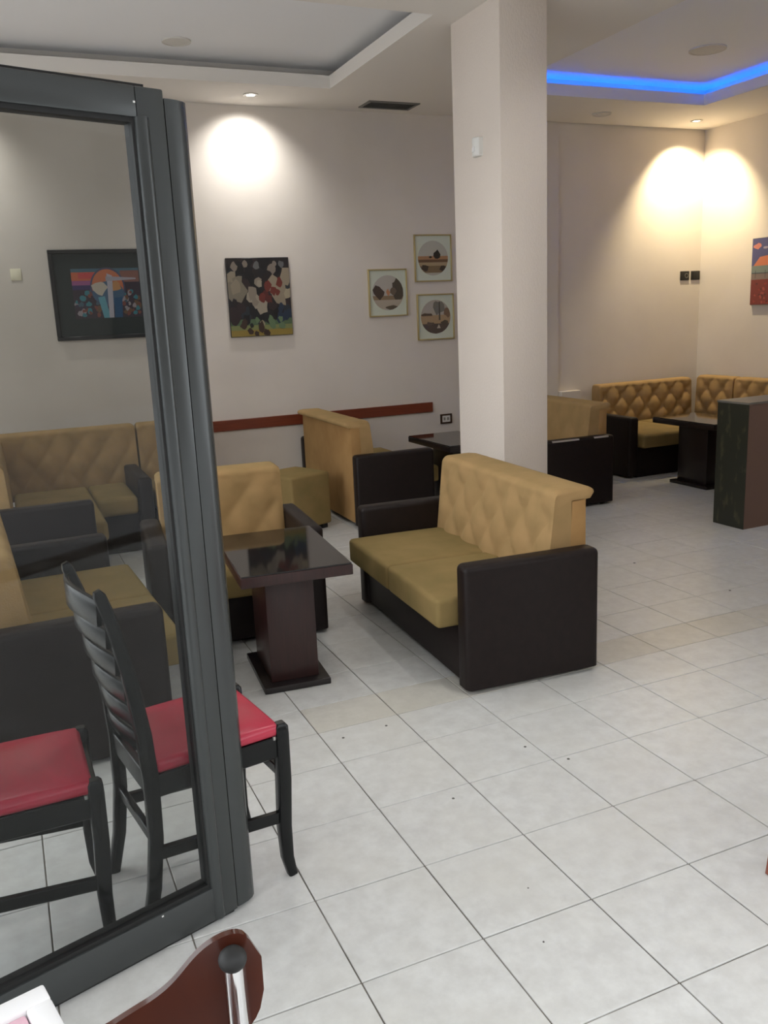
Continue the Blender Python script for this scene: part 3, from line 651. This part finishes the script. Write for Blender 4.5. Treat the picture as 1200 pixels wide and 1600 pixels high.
# 3-5: round landscape prints
def round_print(label, x, z, kind):
    t = thing('framed_print', label, 'picture', (x, YB, z), 0, 'round landscape prints'); w_, h_ = 0.372, 0.405; f = NB(); fw = 0.011
    for a in ((-w_ / 2, w_ / 2, h_ / 2 - fw, h_ / 2), (-w_ / 2, w_ / 2, -h_ / 2, -h_ / 2 + fw), (-w_ / 2, -w_ / 2 + fw, -h_ / 2 + fw, h_ / 2 - fw), (w_ / 2 - fw, w_ / 2, -h_ / 2 + fw, h_ / 2 - fw)): box(f, a[0], a[1], -0.02, 0, a[2], a[3], r=0.002, seg=1)
    obj('frame', f, 'gold', t); obj('mount', B(-w_ / 2 + fw, w_ / 2 - fw, -0.008, 0, -h_ / 2 + fw, h_ / 2 - fw), 'mount', t)
    rn = random.Random(kind)
    def clip(pts): # keep points inside the roundel
        o = []
        for a, b in pts:
            d_ = math.hypot(a - 0.5, b - 0.5)
            if d_ > 0.5: a, b = 0.5 + (a - 0.5) * 0.5 / d_, 0.5 + (b - 0.5) * 0.5 / d_
            o.append((a, b))
        return o
    def seg(z0, z1): # band of the roundel between two heights
        L_ = []; Rr = []
        for k in range(9):
            z_ = z0 + (z1 - z0) * k / 8; hx = math.sqrt(max(0, 0.25 - (z_ - 0.5) ** 2)); L_.append((0.5 - hx, z_)); Rr.append((0.5 + hx, z_))
        return L_ + Rr[::-1]
    if kind == 1: S = [(ell(.5, .5, .5, .5), lin(178, 176, 165)), (seg(.44, .56), lin(165, 125, 90)), (seg(.38, .46), lin(105, 80, 60)), (seg(.28, .38), lin(165, 145, 115)), (seg(.06, .28), lin(125, 105, 80)), (clip(blob(rn, .22, .22, .16, sq=.6)), lin(65, 55, 48)), (clip(blob(rn, .82, .2, .15, sq=.7)), lin(70, 60, 50)), (seg(.0, .08), lin(175, 170, 155)), (blob(rn, .63, .60, .11, sq=1.2), lin(50, 46, 40)), (blob(rn, .42, .53, .06, sq=.6), lin(45, 40, 34))]
    elif kind == 2: S = [(ell(.5, .5, .5, .5), lin(176, 170, 162)), (seg(.30, .42), lin(140, 120, 95)), (blob(rn, .5, .52, .06, sq=1.6), lin(185, 130, 95)), (clip(blob(rn, .2, .53, .22, sq=.9)), lin(75, 62, 55)), (clip(blob(rn, .83, .6, .20, 12, sq=1.7)), lin(80, 72, 62)), (clip(blob(rn, .68, .55, .10, sq=1.4)), lin(110, 95, 80)), (seg(.04, .30), lin(172, 160, 145)), (clip(blob(rn, .62, .08, .22, sq=.3)), lin(95, 85, 72))]
    else: S = [(ell(.5, .5, .5, .5), lin(168, 160, 150)), (seg(.30, .55), lin(165, 140, 110)), (clip(blob(rn, .2, .57, .25, sq=.2)), lin(90, 75, 62)), (clip(blob(rn, .62, .78, .2, 12, sq=1.2)), lin(120, 118, 108)), ([(.60, .4), (.66, .4), (.65, .95), (.62, .95)], lin(90, 84, 76)), (clip(blob(rn, .9, .62, .12, sq=1.2)), lin(125, 100, 80)), (seg(.0, .30), lin(88, 76, 68)), (clip(blob(rn, .3, .3, .15, sq=.4)), lin(100, 86, 74)), (clip(blob(rn, .78, .32, .14, sq=.5)), lin(85, 76, 66)), ([(.53, .16), (.66, .16), (.6, .28)], lin(175, 165, 150))]
    bm = flat_art(0.30, 0.30, S, lin(170, 168, 155)); bm.faces.ensure_lookup_table(); bmesh.ops.delete(bm, geom=[bm.faces[0]], context='FACES')
    obj('print', bm, 'print', t, loc=(0, -0.0085, 0))
round_print('square brass framed print of a round scene with one dark tree, topmost of three', 3.06, 2.012, 1)
round_print('square brass framed print of a round woodland clearing, leftmost of three', 2.606, 1.725, 2)
round_print('square brass framed print of a round scene with a pale tree, lowest of three', 3.07, 1.50, 3)
# 6: landscape canvas on the right wall
p6 = thing('canvas_painting', 'unframed canvas of blue sky, orange hill and red field at the right edge', 'painting', (XR, 3.12, 1.785), 90 + 180)
obj('canvas', B(-0.40, 0.40, -0.025, 0, -0.31, 0.31, r=0.003, seg=1), 'dframe', p6)
rn = random.Random(5); S = [(rect(0, 1, .55, 1), lin(85, 85, 125)), (blob(rn, .08, .88, .06, sq=.8), lin(205, 130, 115)), (blob(rn, .2, .86, .05, sq=.4), lin(160, 150, 165)), ([(0.02, .58), (.12, .72), (.4, .76), (.7, .6)], lin(200, 120, 90)), (rect(0, 1, .46, .59), lin(120, 130, 125)), (rect(0, 1, 0, .40), lin(125, 62, 58)), (rect(0, 1, .38, .47), lin(130, 115, 110))]
for k in range(60): S.append((blob(rn, rn.uniform(0.02, .98), rn.uniform(.02, .33), .018), rn.choice([lin(165, 85, 75), lin(95, 55, 55), lin(150, 65, 60)])))
for k in range(6): S.append((rect(.06 + .15 * k, .066 + .15 * k, .40, .52), lin(70, 70, 80)))
S.append((rect(0, .9, .475, .482), lin(70, 70, 80)))
o = obj('painted_face', flat_art(0.79, 0.612, S, lin(85, 85, 125)), 'print', p6, loc=(0, -0.0255, 0))

# ---------------------------------------------------------------- wall fittings
s = thing('wall_socket', 'brown framed socket plate on the back wall at the end of the rail', 'socket', (3.15, YB, 0.568))
f = NB()
for a in ((-.06, .06, .03, .045), (-.06, .06, -.045, -.03), (-.06, -.042, -.03, .03), (.042, .06, -.03, .03)): box(f, a[0], a[1], -.01, 0, a[2], a[3])
obj('frame', f, 'switch', s); obj('face_plate', B(-.042, .042, -.007, 0, -.03, .03), 'white', s)
for k in (-1, 1): obj('rocker', B(k * .018 - .010, k * .018 + .010, -.009, -.006, -.014, .014), 'steel', s)
for x, lb, r_ in ((5.972, 'black wall socket left of its twin in the alcove corner', True), (6.105 - 0.001, 'black wall switch nearest the alcove corner', False)):
    hw = 0.057
    s = thing('wall_socket' if r_ else 'wall_switch', lb, 'socket' if r_ else 'switch', (x if r_ else 6.112, YB + 0.025, 1.795))
    obj('face_plate', B(-hw, hw, -.012, 0, -.045, .045, r=.004), 'black', s)
    if r_:
        k = annulus(NB(), (0, 0), .018, .024, 0, .004, 20); bmesh.ops.transform(k, matrix=Matrix.Translation((0.018, -.012, 0)) @ Matrix.Rotation(R(90), 4, 'X'), verts=k.verts); obj('socket_ring', k, 'grille', s)
    else: obj('rocker', B(-.04, .04, -.016, -.011, -.03, .03, r=.002), 'dframe', s)
s = thing('motion_sensor', 'small white box sensor on the pillar', 'sensor', (2.10, 1.685, 2.465), 0)
b_ = NB(); sec = [(0, -.042), (-.022, -.038), (-.036, -.02), (-.040, 0), (-.036, .02), (-.022, .038), (0, .042)]
ring_sweep(b_, [[Vector((x * k, y * k, z)) for x, y in sec] for z, k in ((-.052, .9), (-.046, 1), (.046, 1), (.052, .9))]); obj('body', b_, 'white', s, smooth=30)
obj('lens', B(-.043, -.036, -.014, .014, -.026, .0, r=.004), 'whitepaint', s)
pl = tag(obj('pale_square', B(-.038, .038, -.006, 0, -.042, .042, r=.003), 'cream', loc=(-0.404, YB, 1.948)), 'small cream square on the wall left of the wide dark picture', 'plate')  # flat cream square set on the back wall
